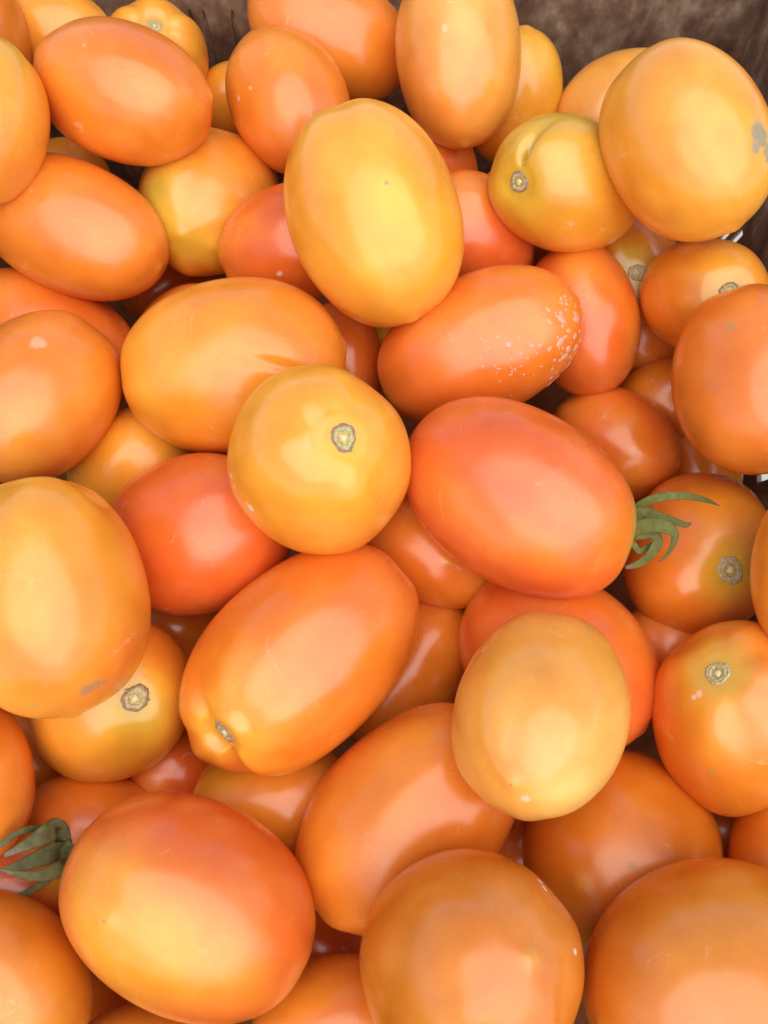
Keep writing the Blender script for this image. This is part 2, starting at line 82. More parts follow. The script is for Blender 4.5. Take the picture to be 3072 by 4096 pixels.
 {'label': 'dark tomato under the pale pointed one and the broad scuffed one', 'loc': [0.04406, -0.0884, -0.06947], 'axis': [0.1024, 0.6492, -0.7537], 'R': 0.01536, 'L': 0.01951, 'base': 'OR', 'sec': 'R', 'patches': [], 'key': 'b6'},
 {'label': 'dark tomato in the bottom left gap beside the corner one', 'loc': [-0.09418, -0.143, -0.0707], 'axis': [-0.8251, 0.5459, 0.1458], 'R': 0.01384, 'L': 0.02022, 'base': 'OR', 'sec': 'O', 'patches': [], 'key': 'b7'},
 {'label': 'dark tomato behind the upright red orange one and the greenish one', 'loc': [0.07393, 0.11472, -0.05977], 'axis': [-0.6155, 0.7773, -0.1303], 'R': 0.01601, 'L': 0.02033, 'base': 'R', 'sec': 'OR', 'patches': [], 'key': 'b8'},
]
COLOURS = {'R': (0.8, 0.15, 0.024), 'DR': (0.46, 0.07, 0.012), 'OR': (0.82, 0.205, 0.02), 'O': (0.83, 0.26, 0.022), 'D': (0.73, 0.205, 0.014), 'YO': (0.87, 0.335, 0.028), 'Y': (0.92, 0.385, 0.036), 'YY': (0.92, 0.47, 0.014), 'P': (0.9, 0.42, 0.085), 'PG': (0.8, 0.48, 0.12), 'YG': (0.7, 0.41, 0.035), 'G': (0.46, 0.37, 0.04), 'Pk': (0.8, 0.42, 0.28), 'SCAB': (0.26, 0.24, 0.15), 'SCARG': (0.4, 0.32, 0.1), 'SCARP': (0.72, 0.42, 0.25), 'SCARB': (0.36, 0.22, 0.11), 'PINK': (0.9, 0.5, 0.4), 'WHITE': (0.8, 0.75, 0.66)}  # dull orange and the darkest red include painted shade
DROPLETS = [([0.545, 0.801, -0.248], 0.001065), ([0.624, 0.657, -0.423], 0.000685), ([0.637, 0.597, -0.488], 0.000761), ([0.623, 0.426, -0.656], 0.001217), ([0.376, 0.316, -0.871], 0.001217), ([0.548, 0.254, -0.797], 0.000913), ([0.511, -0.056, -0.858], 0.000913), ([0.669, 0.236, -0.705], 0.001217), ([0.625, 0.064, -0.778], 0.000913), ([0.73, 0.196, -0.655], 0.001065), ([0.627, -0.222, -0.747], 0.000761), ([0.685, -0.243, -0.687], 0.001217), ([0.396, 0.533, -0.748], 0.001065), ([0.517, 0.398, -0.758], 0.000761), ([0.587, -0.199, -0.784], 0.000913), ([0.769, 0.302, -0.563], 0.000608), ([0.248, -0.03, -0.968], 0.000658), ([0.197, 0.544, -0.816], 0.000467), ([0.27, 0.682, -0.68], 0.000623), ([0.428, -0.109, -0.897], 0.000511), ([0.427, 0.485, -0.763], 0.000579), ([0.41, 0.266, -0.873], 0.000244), ([0.363, 0.08, -0.928], 0.000406), ([0.7, 0.196, -0.687], 0.000487), ([0.103, 0.491, -0.865], 0.000609), ([0.766, 0.21, -0.607], 0.000725), ([0.815, 0.381, -0.436], 0.000357), ([0.575, 0.404, -0.712], 0.000636), ([0.204, 0.478, -0.855], 0.000683), ([0.61, 0.258, -0.749], 0.000319), ([0.307, 0.712, -0.631], 0.000337), ([0.834, 0.184, -0.52], 0.000537), ([0.319, 0.34, -0.885], 0.000683), ([0.81, -0.29, -0.51], 0.000566), ([0.834, -0.315, -0.454], 0.00065), ([0.125, 0.405, -0.906], 0.000434), ([0.321, 0.602, -0.731], 0.000354), ([0.151, 0.137, -0.979], 0.000397), ([0.873, -0.018, -0.488], 0.000743), ([0.138, 0.546, -0.826], 0.000595), ([0.54, -0.178, -0.823], 0.000644), ([0.798, -0.295, -0.526], 0.000447), ([0.376, -0.089, -0.922], 0.000492), ([0.678, 0.487, -0.551], 0.00072), ([0.704, 0.061, -0.707], 0.000545), ([0.189, 0.571, -0.799], 0.000331), ([0.328, 0.55, -0.768], 0.000725), ([0.168, 0.014, -0.986], 0.000388), ([0.358, 0.592, -0.722], 0.000521), ([0.21, 0.323, -0.923], 0.000458), ([0.784, -0.288, -0.549], 0.00076), ([0.714, 0.292, -0.636], 0.000333), ([0.812, -0.302, -0.499], 0.000522), ([0.151, 0.486, -0.861], 0.000458), ([0.237, -0.027, -0.971], 0.000589), ([0.48, 0.177, -0.859], 0.000639), ([0.717, -0.25, -0.65], 0.00051), ([0.806, -0.286, -0.518], 0.000244), ([0.729, -0.273, -0.628], 0.000598), ([0.551, -0.18, -0.815], 0.000534), ([0.47, 0.496, -0.73], 0.00059), ([0.836, 0.025, -0.548], 0.000492), ([0.7, -0.039, -0.713], 0.000446), ([0.814, 0.234, -0.532], 0.000284), ([0.774, -0.28, -0.568], 0.000741), ([0.282, 0.488, -0.826], 0.000495), ([0.749, -0.106, -0.654], 0.00025), ([0.58, 0.49, -0.651], 0.000469), ([0.412, 0.645, -0.644], 0.000702), ([0.679, 0.379, -0.629], 0.00033), ([0.845, -0.247, -0.474], 0.0007), ([0.653, 0.757, 0.027], 0.000365), ([0.503, 0.863, -0.046], 0.000349), ([0.842, 0.536, -0.056], 0.000352), ([0.501, 0.862, -0.079], 0.000322), ([0.729, 0.588, -0.351], 0.000394), ([0.738, 0.666, -0.107], 0.00027), ([0.598, 0.682, -0.42], 0.000316), ([0.691, 0.688, -0.219], 0.000312), ([0.699, 0.711, -0.075], 0.000407), ([0.87, 0.35, -0.348], 0.000253), ([0.794, 0.569, -0.215], 0.000407), ([0.772, 0.605, -0.194], 0.000283), ([0.673, 0.673, -0.307], 0.000382), ([0.823, 0.543, -0.165], 0.000372), ([0.852, 0.449, -0.269], 0.000398), ([0.521, 0.778, -0.352], 0.000329), ([0.67, 0.338, -0.661], 0.000425), ([0.803, 0.566, -0.186], 0.000401), ([0.373, 0.911, 0.175], 0.000298), ([0.409, 0.909, -0.076], 0.000304), ([0.418, 0.889, -0.19], 0.000414), ([0.698, 0.565, -0.439], 0.000284), ([0.566, 0.824, 0.013], 0.000385), ([0.779, 0.563, -0.276], 0.000344), ([0.664, 0.673, -0.326], 0.000302), ([0.361, 0.931, -0.058], 0.000352), ([0.468, 0.881, -0.067], 0.000278), ([0.972, 0.213, -0.098], 0.000339), ([0.733, 0.675, -0.085], 0.000276), ([0.764, 0.642, -0.06], 0.000265)]
CALYXES = [('a22', [[[0.07269, -0.00581, -0.00147, 0.00125], [0.0735, -0.00046, 0.00048, 0.00132], [0.07506, 0.00138, 0.00328, 0.00132], [0.07973, 0.0022, 0.00677, 0.00125], [0.08672, 0.00281, 0.00592, 0.00111], [0.09356, 0.00323, 0.00182, 0.00083], [0.09704, 0.00304, -0.00038, 0.00048], [0.0996, 0.00297, -0.00253, 0.00014]], [[0.0724, -0.00613, -0.00052, 0.00166], [0.07429, -0.0008, 0.00142, 0.00173], [0.07834, -0.00131, 0.00123, 0.00159], [0.08272, -0.00212, -0.00013, 0.00138], [0.08645, -0.00281, -0.00144, 0.00104], [0.08876, -0.00344, -0.00167, 0.00083], [0.09062, -0.0026, -0.00243, 0.00021]], [[0.07128, -0.00677, 0.00137, 0.00194], [0.07336, -0.00591, 0.00381, 0.00208], [0.0771, -0.00607, 0.00589, 0.00208], [0.08079, -0.00693, 0.00557, 0.00187], [0.08311, -0.0086, 0.0039, 0.00118], [0.08272, -0.01135, 0.00077, 0.00076], [0.08152, -0.01314, -0.00201, 0.00048], [0.08023, -0.01424, -0.00348, 0.00014]], [[0.07238, -0.00708, 0.0002, 0.00152], [0.07704, -0.00702, 0.00128, 0.00152], [0.07904, -0.00865, 0.00069, 0.00152], [0.07811, -0.0113, -0.00027, 0.00152], [0.07614, -0.01365, -0.00219, 0.00125], [0.07321, -0.01513, -0.0038, 0.00097], [0.07052, -0.01549, -0.00499, 0.00048]], [[0.07186, -0.00803, -0.00121, 0.00097], [0.07429, -0.0112, -0.00237, 0.0009], [0.07645, -0.01031, -0.00205, 0.00083], [0.07834, -0.00917, -0.00163, 0.00055]]], [[0.07188, -0.00683, -0.00184, 0.00138], [0.07496, -0.00714, -0.00089, 0.00111], [0.07695, -0.00771, -3e-05, 0.00076], [0.07802, -0.00784, -8e-05, 0.00069]]), ('a43', [[[-0.08813, -0.09201, -0.01854, 0.002], [-0.08878, -0.08694, -0.0135, 0.00267], [-0.09024, -0.08808, -0.00966, 0.00267], [-0.09421, -0.09082, -0.00746, 0.00167], [-0.09995, -0.09386, -0.00644, 0.00046]], [[-0.08838, -0.09201, -0.01854, 0.00133], [-0.09145, -0.08778, -0.01487, 0.00107], [-0.09429, -0.08704, -0.01141, 0.00093], [-0.09777, -0.08819, -0.00863, 0.00087], [-0.10084, -0.09059, -0.00737, 0.0008], [-0.1033, -0.09289, -0.00821, 0.00026]], [[-0.08826, -0.09079, -0.01703, 0.002], [-0.08562, -0.09427, -0.0151, 0.0024], [-0.08589, -0.09673, -0.0128, 0.0024], [-0.08893, -0.0982, -0.01015, 0.00187], [-0.0924, -0.09877, -0.00823, 0.00133], [-0.09684, -0.09803, -0.00689, 0.00066], [-0.10047, -0.09712, -0.00656, 0.00034]], [[-0.08813, -0.09226, -0.01862, 0.00227], [-0.09066, -0.09344, -0.0148, 0.00267], [-0.0955, -0.09561, -0.01346, 0.002], [-0.10025, -0.09715, -0.01189, 0.00093], [-0.10396, -0.09819, -0.01227, 0.00034]], [[-0.08838, -0.09442, -0.01941, 0.0016], [-0.0908, -0.09942, -0.01804, 0.001], [-0.09463, -0.10253, -0.01598, 0.00087], [-0.09796, -0.10416, -0.01338, 0.0008], [-0.10198, -0.10377, -0.01111, 0.0004]]], [[-0.08966, -0.09382, -0.01919, 0.00165], [-0.08662, -0.09291, -0.01674, 0.00127], [-0.08498, -0.09241, -0.01549, 0.00089]])]
CAM = (-0.0, -0.08551, 0.23492)

# ---------------------------------------------------------------- camera, sky, sun, exposure
cam_data = bpy.data.cameras.new('camera')
cam = bpy.data.objects.new('camera', cam_data)
scene.collection.objects.link(cam)
cam.location = CAM
cam.rotation_euler = (R_(20), 0, 0)          # looking down, 70 degrees below the horizon
cam_data.sensor_fit = 'VERTICAL'
cam_data.angle = R_(62)
cam_data.clip_start = 0.01
cam_data.clip_end = 500
scene.camera = cam

SUN_ELEV, SUN_AZ = 66, 160                   # azimuth clockwise from +Y: behind the photographer
world = bpy.data.worlds.new('World')
scene.world = world
world.use_nodes = True
wn = world.node_tree
bg = wn.nodes['Background']
sky = wn.nodes.new('ShaderNodeTexSky')
sky.sky_type = 'NISHITA'
sky.sun_disc = False
sky.sun_elevation = R_(SUN_ELEV)
sky.sun_rotation = R_(SUN_AZ)
sky.air_density = 1.0
sky.dust_density = 0.5
sky.ozone_density = 0.0
wn.links.new(sky.outputs[0], bg.inputs[0])
bg.inputs[1].default_value = 0.075

sun_data = bpy.data.lights.new('sun', 'SUN')
sun_data.energy = 1.5
sun_data.angle = R_(88)                      # bright overcast: a broad soft patch of sky
sun_data.color = (1.0, 0.92, 0.77)
sun = bpy.data.objects.new('sun', sun_data)
scene.collection.objects.link(sun)
az, el = R_(SUN_AZ), R_(SUN_ELEV)
sdir = Vector((math.sin(az) * math.cos(el), math.cos(az) * math.cos(el), math.sin(el)))
sun.rotation_euler = sdir.to_track_quat('Z', 'Y').to_euler()

scene.view_settings.view_transform = 'Standard'
scene.view_settings.look = 'None'
scene.view_settings.gamma = 1
scene.view_settings.use_curve_mapping = False
scene.view_settings.exposure = 1.3
scene.render.engine = 'CYCLES'
scene.cycles.max_bounces = 10
scene.cycles.diffuse_bounces = 6

# ---------------------------------------------------------------- helpers
def mesh_object(name, verts, faces, mat, parent=None, smooth=True):
    me = bpy.data.meshes.new(name)
    me.from_pydata([tuple(v) for v in verts], [], faces)
    if mat is not None:
        for m in (mat if isinstance(mat, (list, tuple)) else [mat]):
            me.materials.append(m)
    me.polygons.foreach_set('use_smooth', [smooth] * len(me.polygons))
    me.update()
    o = bpy.data.objects.new(name, me)
    scene.collection.objects.link(o)
    if parent is not None:
        o.parent = parent
    return o

def outward(o):
    bm = bmesh.new(); bm.from_mesh(o.data)
    bmesh.ops.recalc_face_normals(bm, faces=bm.faces)
    bm.to_mesh(o.data); bm.free()

def new_mat(name):
    m = bpy.data.materials.new(name)
    m.use_nodes = True
    return m, m.node_tree, m.node_tree.nodes['Principled BSDF']

def noise(nt, scale, detail=3, rough=.5, vec=None):
    n = nt.nodes.new('ShaderNodeTexNoise')
    n.inputs['Scale'].default_value = scale
    n.inputs['Detail'].default_value = detail
    n.inputs['Roughness'].default_value = rough
    if vec is not None:
        nt.links.new(vec, n.inputs['Vector'])
    return n

def ramp(nt, fac, stops):
    r = nt.nodes.new('ShaderNodeValToRGB')
    e = r.color_ramp.elements
    while len(e) < len(stops):
        e.new(.5)
    for x, (p, c) in zip(e, stops):
        x.position = p
        x.color = (*c, 1) if len(c) == 3 else c
    nt.links.new(fac, r.inputs[0])
    return r

def mapping(nt, vec, scale):
    m = nt.nodes.new('ShaderNodeMapping')
    m.inputs['Scale'].default_value = scale
    nt.links.new(vec, m.inputs['Vector'])
    return m

def math_node(nt, op, a, b=None, clamp=False):
    m = nt.nodes.new('ShaderNodeMath')
    m.operation = op
    m.use_clamp = clamp
    for i, v in enumerate((a, b)):
        if v is None:
            continue
        if isinstance(v, (int, float)):
            m.inputs[i].default_value = v
        else:
            nt.links.new(v, m.inputs[i])
    return m.outputs[0]

# ---------------------------------------------------------------- materials
def skin_material(spots=()):
    """Waxy tomato skin: ripeness colours from the mesh, fine lenticels and marbling from noise, scars on top."""
    m, nt, b = new_mat('tomato_skin')
    L = nt.links.new
    att = nt.nodes.new('ShaderNodeAttribute'); att.attribute_name = 'ripeness'
    unit = nt.nodes.new('ShaderNodeAttribute'); unit.attribute_name = 'unit'
    tc = nt.nodes.new('ShaderNodeTexCoord')
    # marbling of the flesh under the skin
    marb = noise(nt, 70, 4, .55, tc.outputs['Object'])
    mr = ramp(nt, marb.outputs['Fac'], [(.3, (.90, .86, .86)), (.7, (1.06, 1.12, 1.10))])
    mul = nt.nodes.new('ShaderNodeMix'); mul.data_type = 'RGBA'; mul.blend_type = 'MULTIPLY'
    mul.inputs[0].default_value = 1
    L(att.outputs['Color'], mul.inputs[6]); L(mr.outputs[0], mul.inputs[7])
    # pale pin-prick lenticels
    vor = nt.nodes.new('ShaderNodeTexVoronoi'); vor.inputs['Scale'].default_value = 900
    L(tc.outputs['Object'], vor.inputs['Vector'])
    dots = ramp(nt, vor.outputs['Distance'], [(.10, (.35,) * 3), (.22, (0,) * 3)])
    patch = noise(nt, 60, 2, .5, tc.outputs['Object'])
    pr = ramp(nt, patch.outputs['Fac'], [(.5, (0,) * 3), (.7, (1,) * 3)])
    dfac = math_node(nt, 'MULTIPLY', dots.outputs[0], pr.outputs[0])
    mix = nt.nodes.new('ShaderNodeMix'); mix.data_type = 'RGBA'
    L(dfac, mix.inputs[0]); L(mul.outputs[2], mix.inputs[6]); mix.inputs[7].default_value = (.90, .60, .32, 1)
    # thin pale scuffs, only here and there
    sn = noise(nt, 55, 3, .5, tc.outputs['Object']); sn.inputs['Distortion'].default_value = 1.2
    line = math_node(nt, 'ABSOLUTE', math_node(nt, 'SUBTRACT', sn.outputs['Fac'], .5))
    lr = ramp(nt, line, [(.002, (1,) * 3), (.007, (0,) * 3)])
    sm = noise(nt, 85, 2, .5, mapping(nt, tc.outputs['Object'], (1, .6, 1.3)).outputs[0])
    smr = ramp(nt, sm.outputs['Fac'], [(.60, (0,) * 3), (.70, (.38,) * 3)])
    scuff = math_node(nt, 'MULTIPLY', lr.outputs[0], smr.outputs[0])
    mx2 = nt.nodes.new('ShaderNodeMix'); mx2.data_type = 'RGBA'
    L(scuff, mx2.inputs[0]); L(mix.outputs[2], mx2.inputs[6]); mx2.inputs[7].default_value = (.85, .62, .42, 1)
    # dull dusty film in patches
    du = noise(nt, 38, 5, .62, tc.outputs['Object'])
    dur = ramp(nt, du.outputs['Fac'], [(.48, (0,) * 3), (.74, (.16,) * 3)])
    mx3 = nt.nodes.new('ShaderNodeMix'); mx3.data_type = 'RGBA'
    L(dur.outputs[0], mx3.inputs[0]); L(mx2.outputs[2], mx3.inputs[6]); mx3.inputs[7].default_value = (.75, .38, .14, 1)
    col = mx3.outputs[2]
    rough_extra = math_node(nt, 'MULTIPLY', dur.outputs[0], 1.2)
    for u, r, c, s in spots:
        d = nt.nodes.new('ShaderNodeVectorMath'); d.operation = 'DISTANCE'
        L(unit.outputs['Vector'], d.inputs[0]); d.inputs[1].default_value = u
        n = noise(nt, 9 / r * .35, 4, .65, unit.outputs['Vector'])
        dist = math_node(nt, 'ADD', d.outputs['Value'], math_node(nt, 'MULTIPLY', math_node(nt, 'SUBTRACT', n.outputs['Fac'], .5), r * 1.7))
        mr2 = nt.nodes.new('ShaderNodeMapRange'); mr2.clamp = True
        L(dist, mr2.inputs[0])
        mr2.inputs[1].default_value = r * 1.1; mr2.inputs[2].default_value = r * .7
        mr2.inputs[3].default_value = 0; mr2.inputs[4].default_value = s
        mm = nt.nodes.new('ShaderNodeMix'); mm.data_type = 'RGBA'
        L(mr2.outputs[0], mm.inputs[0]); L(col, mm.inputs[6]); mm.inputs[7].default_value = (*COLOURS[c], 1)
        col = mm.outputs[2]
        rough_extra = mr2.outputs[0] if rough_extra is None else math_node(nt, 'MAXIMUM', rough_extra, mr2.outputs[0])
    L(col, b.inputs['Base Color'])
    rn = noise(nt, 120, 3, .6, tc.outputs['Object'])
    rr = nt.nodes.new('ShaderNodeMapRange')
    L(rn.outputs['Fac'], rr.inputs[0]); rr.inputs[3].default_value = .20; rr.inputs[4].default_value = .27
    ro = rr.outputs[0]
    if rough_extra is not None:
        ro = math_node(nt, 'ADD', ro, math_node(nt, 'MULTIPLY', rough_extra, .4), True)
    L(ro, b.inputs['Roughness'])
    b.inputs['Specular IOR Level'].default_value = .78
    b.inputs['Subsurface Weight'].default_value = .45
    b.inputs['Subsurface Radius'].default_value = (1.0, .40, .12)
    b.inputs['Subsurface Scale'].default_value = .006
    bn = noise(nt, 260, 3, .5, tc.outputs['Object'])
    bump = nt.nodes.new('ShaderNodeBump'); bump.inputs['Strength'].default_value = .05; bump.inputs['Distance'].default_value = .0006
    L(bn.outputs['Fac'], bump.inputs['Height']); L(bump.outputs[0], b.inputs['Normal'])
    return m

def mottled(name, c1, c2, scale, rough=.7, bump=.3, dist=.0004):
    m, nt, b = new_mat(name)
    tc = nt.nodes.new('ShaderNodeTexCoord')
    n = noise(nt, scale, 5, .65, tc.outputs['Object'])
    r = ramp(nt, n.outputs['Fac'], [(.32, c1), (.68, c2)])
    nt.links.new(r.outputs[0], b.inputs['Base Color'])
    b.inputs['Roughness'].default_value = rough
    bp = nt.nodes.new('ShaderNodeBump'); bp.inputs['Strength'].default_value = bump; bp.inputs['Distance'].default_value = dist
    nt.links.new(n.outputs['Fac'], bp.inputs['Height']); nt.links.new(bp.outputs[0], b.inputs['Normal'])
    return m

SKIN = skin_material()
CORK = mottled('corky_scar', (.34, .28, .11), (.60, .50, .26), 900)
CORK_GREEN = mottled('green_cork', (.22, .22, .08), (.42, .39, .18), 1100)
CORE = mottled('pale_core', (.58, .52, .26), (.72, .65, .38), 900)
RIM = mottled('brown_rim', (.20, .125, .065), (.42, .27, .15), 1200)
RIM_PALE = mottled('pale_rim', (.36, .27, .13), (.56, .46, .25), 1000)
SEPAL = mottled('green_sepal', (.085, .088, .016), (.17, .165, .038), 420, .6, .35, .0003)
SEPAL_TIP = mottled('dry_sepal', (.10, .07, .04), (.20, .15, .09), 600)
SEPAL.node_tree.nodes['Principled BSDF'].inputs['Sheen Weight'].default_value = .1
SEPAL.node_tree.nodes['Principled BSDF'].inputs['Specular IOR Level'].default_value = .25

SEPAL_OLD = mottled('wilted_sepal', (.050, .046, .010), (.125, .115, .030), 380, .7, .4, .0003)

def crate_material():
    m, nt, b = new_mat('weathered_brown_plastic')
    L = nt.links.new
    tc = nt.nodes.new('ShaderNodeTexCoord')
    mp = mapping(nt, tc.outputs['Object'], (1, 1, .75))
    n1 = noise(nt, 70, 6, .62, mp.outputs[0])
    mp2 = mapping(nt, tc.outputs['Object'], (1, 1, .5))
    n2 = noise(nt, 190, 4, .6, mp2.outputs[0])
    f = math_node(nt, 'ADD', math_node(nt, 'MULTIPLY', n1.outputs['Fac'], .7), math_node(nt, 'MULTIPLY', n2.outputs['Fac'], .3))
    r = ramp(nt, f, [(.34, (.12, .058, .040)), (.47, (.21, .12, .078)), (.55, (.31, .20, .13)), (.66, (.50, .39, .26))])
    L(r.outputs[0], b.inputs['Base Color'])
    b.inputs['Roughness'].default_value = .62
    bp = nt.nodes.new('ShaderNodeBump'); bp.inputs['Strength'].default_value = .4; bp.inputs['Distance'].default_value = .0006
    L(f, bp.inputs['Height']); L(bp.outputs[0], b.inputs['Normal'])
    return m
CRATE = crate_material()
FLOOR = mottled('dark_brown_plastic', (.20, .060, .022), (.34, .12, .05), 60)
FLOOR.node_tree.nodes['Principled BSDF'].inputs['Specular IOR Level'].default_value = .05

def water_material():
    m, nt, b = new_mat('water')
    b.inputs['Base Color'].default_value = (1, .78, .55, 1)
    b.inputs['Roughness'].default_value = .18
    b.inputs['IOR'].default_value = 1.4
    b.inputs['Transmission Weight'].default_value = .62
    return m
WATER = water_material()
GROUND = mottled('pale_concrete', (.5, .48, .43), (.7, .67, .61), 30, .9, .4, .002)

# ---------------------------------------------------------------- the ground
gv = [(-40, -40, -.142), (40, -40, -.142), (40, 40, -.142), (-40, 40, -.142)]
ground = mesh_object('ground', gv, [(0, 1, 2, 3)], GROUND, smooth=False)
ground['kind'] = 'structure'

# ---------------------------------------------------------------- the crate
X0, X1, Y0, Y1, ZF, ZR, TH = -.166, .156, -.212, .230, -.131, .030, .006

def box(x0, x1, y0, y1, z0, z1):
    v = [(x, y, z) for z in (z0, z1) for y in (y0, y1) for x in (x0, x1)]
    return v, [(0, 2, 3, 1), (4, 5, 7, 6), (0, 1, 5, 4), (1, 3, 7, 5), (3, 2, 6, 7), (2, 0, 4, 6)]

def prism(poly, axis, a, b):
    """poly of (u, v=z) swept along axis ('y': u is x, 'x': u is y)"""
    n = len(poly)
    mk = (lambda u, z, t: (u, t, z)) if axis == 'y' else (lambda u, z, t: (t, u, z))
    v = [mk(u, z, a) for u, z in poly] + [mk(u, z, b) for u, z in poly]
    f = [tuple(range(n)), tuple(range(2 * n - 1, n - 1, -1))] + [(i, n + i, n + (i + 1) % n, (i + 1) % n) for i in range(n)]
    return v, f

crate = bpy.data.objects.new('crate', None)
scene.collection.objects.link(crate)
crate.location = (0, 0, ZF)
crate['label'] = 'weathered brown plastic crate holding the heaped tomatoes'
crate['category'] = 'crate'
INV = Matrix.Translation((0, 0, -ZF))

def crate_part(name, geo, cutters=(), mat=None):
    o = mesh_object(name, [INV @ Vector(v) for v in geo[0]], geo[1], mat or CRATE, crate, False)
    outward(o)
    if cutters:
        vs, fs = [], []
        for v, f in cutters:
            k = len(vs); vs += [INV @ Vector(p) for p in v]; fs += [tuple(i + k for i in q) for q in f]
        c = mesh_object('cutter', vs, fs, None, crate, False)
        outward(c)
        md = o.modifiers.new('cut', 'BOOLEAN'); md.object = c; md.solver = 'EXACT'; md.operation = 'DIFFERENCE'
        bpy.context.view_layer.update()
        ev = o.evaluated_get(bpy.context.evaluated_depsgraph_get())
        me = bpy.data.meshes.new_from_object(ev)
        o.modifiers.clear(); old = o.data; o.data = me; me.name = name
        bpy.data.objects.remove(c); bpy.data.meshes.remove(old)
    bv = o.modifiers.new('bevel', 'BEVEL'); bv.width = .0007; bv.segments = 2; bv.limit_method = 'ANGLE'
    return o

def recess(x, top, bottom, w):
    return prism([(x - w / 2, bottom), (x - w / 2, top - .006), (x - w * .2, top - .001), (x, top), (x + w * .2, top - .001), (x + w / 2, top - .006), (x + w / 2, bottom)], 'y', Y1 - .002, Y1 + .0013)

slots = [(-0.0805, -0.0248, -0.055, 0.00179), (-0.0749, -0.0252, -0.0647, 0.00196), (-0.0628, -0.0254, -0.0586, 0.00228)]
slits = [(0.1688, -0.0946, 0.024, 0.0034), (0.1594, -0.0837, 0.024, 0.0034), (0.1469, -0.0837, 0.024, 0.0034), (0.1344, -0.0837, 0.024, 0.0034), (0.1219, -0.0837, 0.024, 0.0034), (0.1094, -0.0837, 0.024, 0.0034), (0.0969, -0.0837, 0.024, 0.0034), (0.0844, -0.0837, 0.024, 0.0034), (0.0719, -0.0837, 0.024, 0.0034), (0.0594, -0.0837, 0.024, 0.0034), (0.0469, -0.0837, 0.024, 0.0034)]
SLIT_LEAN = -0.230

crate_part('wall', box(X0, X1 + TH, Y1, Y1 + TH, ZF, ZR), [recess(*s) for s in slots])
def slit(y, z, ln=.034, w=.0021, lean=SLIT_LEAN):
    d = Vector((math.sin(lean), math.cos(lean))); n = Vector((d.y, -d.x))
    p = [Vector((y, z)) + d * a * ln / 2 + n * b * w / 2 for a, b in ((-1, -1), (-1, 1), (1, 1), (1, -1))]
    return prism([tuple(q) for q in p], 'x', X1 - .002, X1 + TH + .002)
crate_part('wall', box(X1, X1 + .0022, Y0, Y1, ZF, ZR), [slit(*s) for s in slits])
crate_part('wall', box(X0 - TH, X0, Y0, Y1 + TH, ZF, ZR))
crate_part('wall', box(X0 - TH, X1 + TH, Y0 - TH, Y0, ZF, ZR))
crate_part('floor', box(X0 - TH, X1 + TH, Y0 - TH, Y1 + TH, ZF - .006, ZF), mat=FLOOR)
rim_o = []
RW = .016
for g in (box(X0 - RW, X1 + RW, Y1 + TH * .5 - .001, Y1 + RW, ZR, ZR + .007), box(X0 - RW, X1 + RW, Y0 - RW, Y0 - TH * .5 + .001, ZR, ZR + .007),
          box(X0 - RW, X0 - TH * .5 + .001, Y0 - TH * .5 + .001, Y1 + TH * .5 - .001, ZR, ZR + .007), box(X1 + TH * .5 - .001, X1 + RW, Y0 - TH * .5 + .001, Y1 + TH * .5 - .001, ZR, ZR + .007)):
    crate_part('rim', g)

# ---------------------------------------------------------------- tomatoes
NT, NP = 144, 96
_th = np.linspace(0, 2 * np.pi, NT, endpoint=False)
_ph = np.linspace(0, np.pi, NP + 1)[1:-1]
PH, TH_ = np.meshgrid(_ph, _th, indexing='ij')
FACES = []
for i in range(len(_ph) - 1):
    for j in range(NT):
        a, b2 = i * NT + j, i * NT + (j + 1) % NT
        FACES.append((a, a + NT, b2 + NT, b2))
NV = len(_ph) * NT
FACES += [(NV, j, (j + 1) % NT) for j in range(NT)]
FACES += [(NV + 1, (len(_ph) - 1) * NT + (j + 1) % NT, (len(_ph) - 1) * NT + j) for j in range(NT)]
PHI = np.concatenate([PH.ravel(), [0, np.pi]])
THE = np.concatenate([TH_.ravel(), [0, 0]])
U = np.stack([np.sin(PHI) * np.cos(THE), np.sin(PHI) * np.sin(THE), np.cos(PHI)], 1)

def waves(rng, n, fmin, fmax):
    s = np.zeros(len(U))
    for _ in range(n):
        k = rng.normal(size=3); k /= np.linalg.norm(k)
        s += np.sin(U @ k * rng.uniform(fmin, fmax) + rng.uniform(0, 6.28))
    return s / math.sqrt(n)

def sstep(x):
    x = np.clip(x, 0, 1); return x * x * (3 - 2 * x)

SCAR = .138
def frame_to(d):
    """rotation taking +Z to d (columns are the new axes)"""
    z = Vector(d).normalized()
    ref = Vector((1, 0, 0)) if abs(z.x) < .8 else Vector((0, 1, 0))
    x = (ref - z * ref.dot(z)).normalized(); y = z.cross(x)
    return np.array((x, y, z)).T

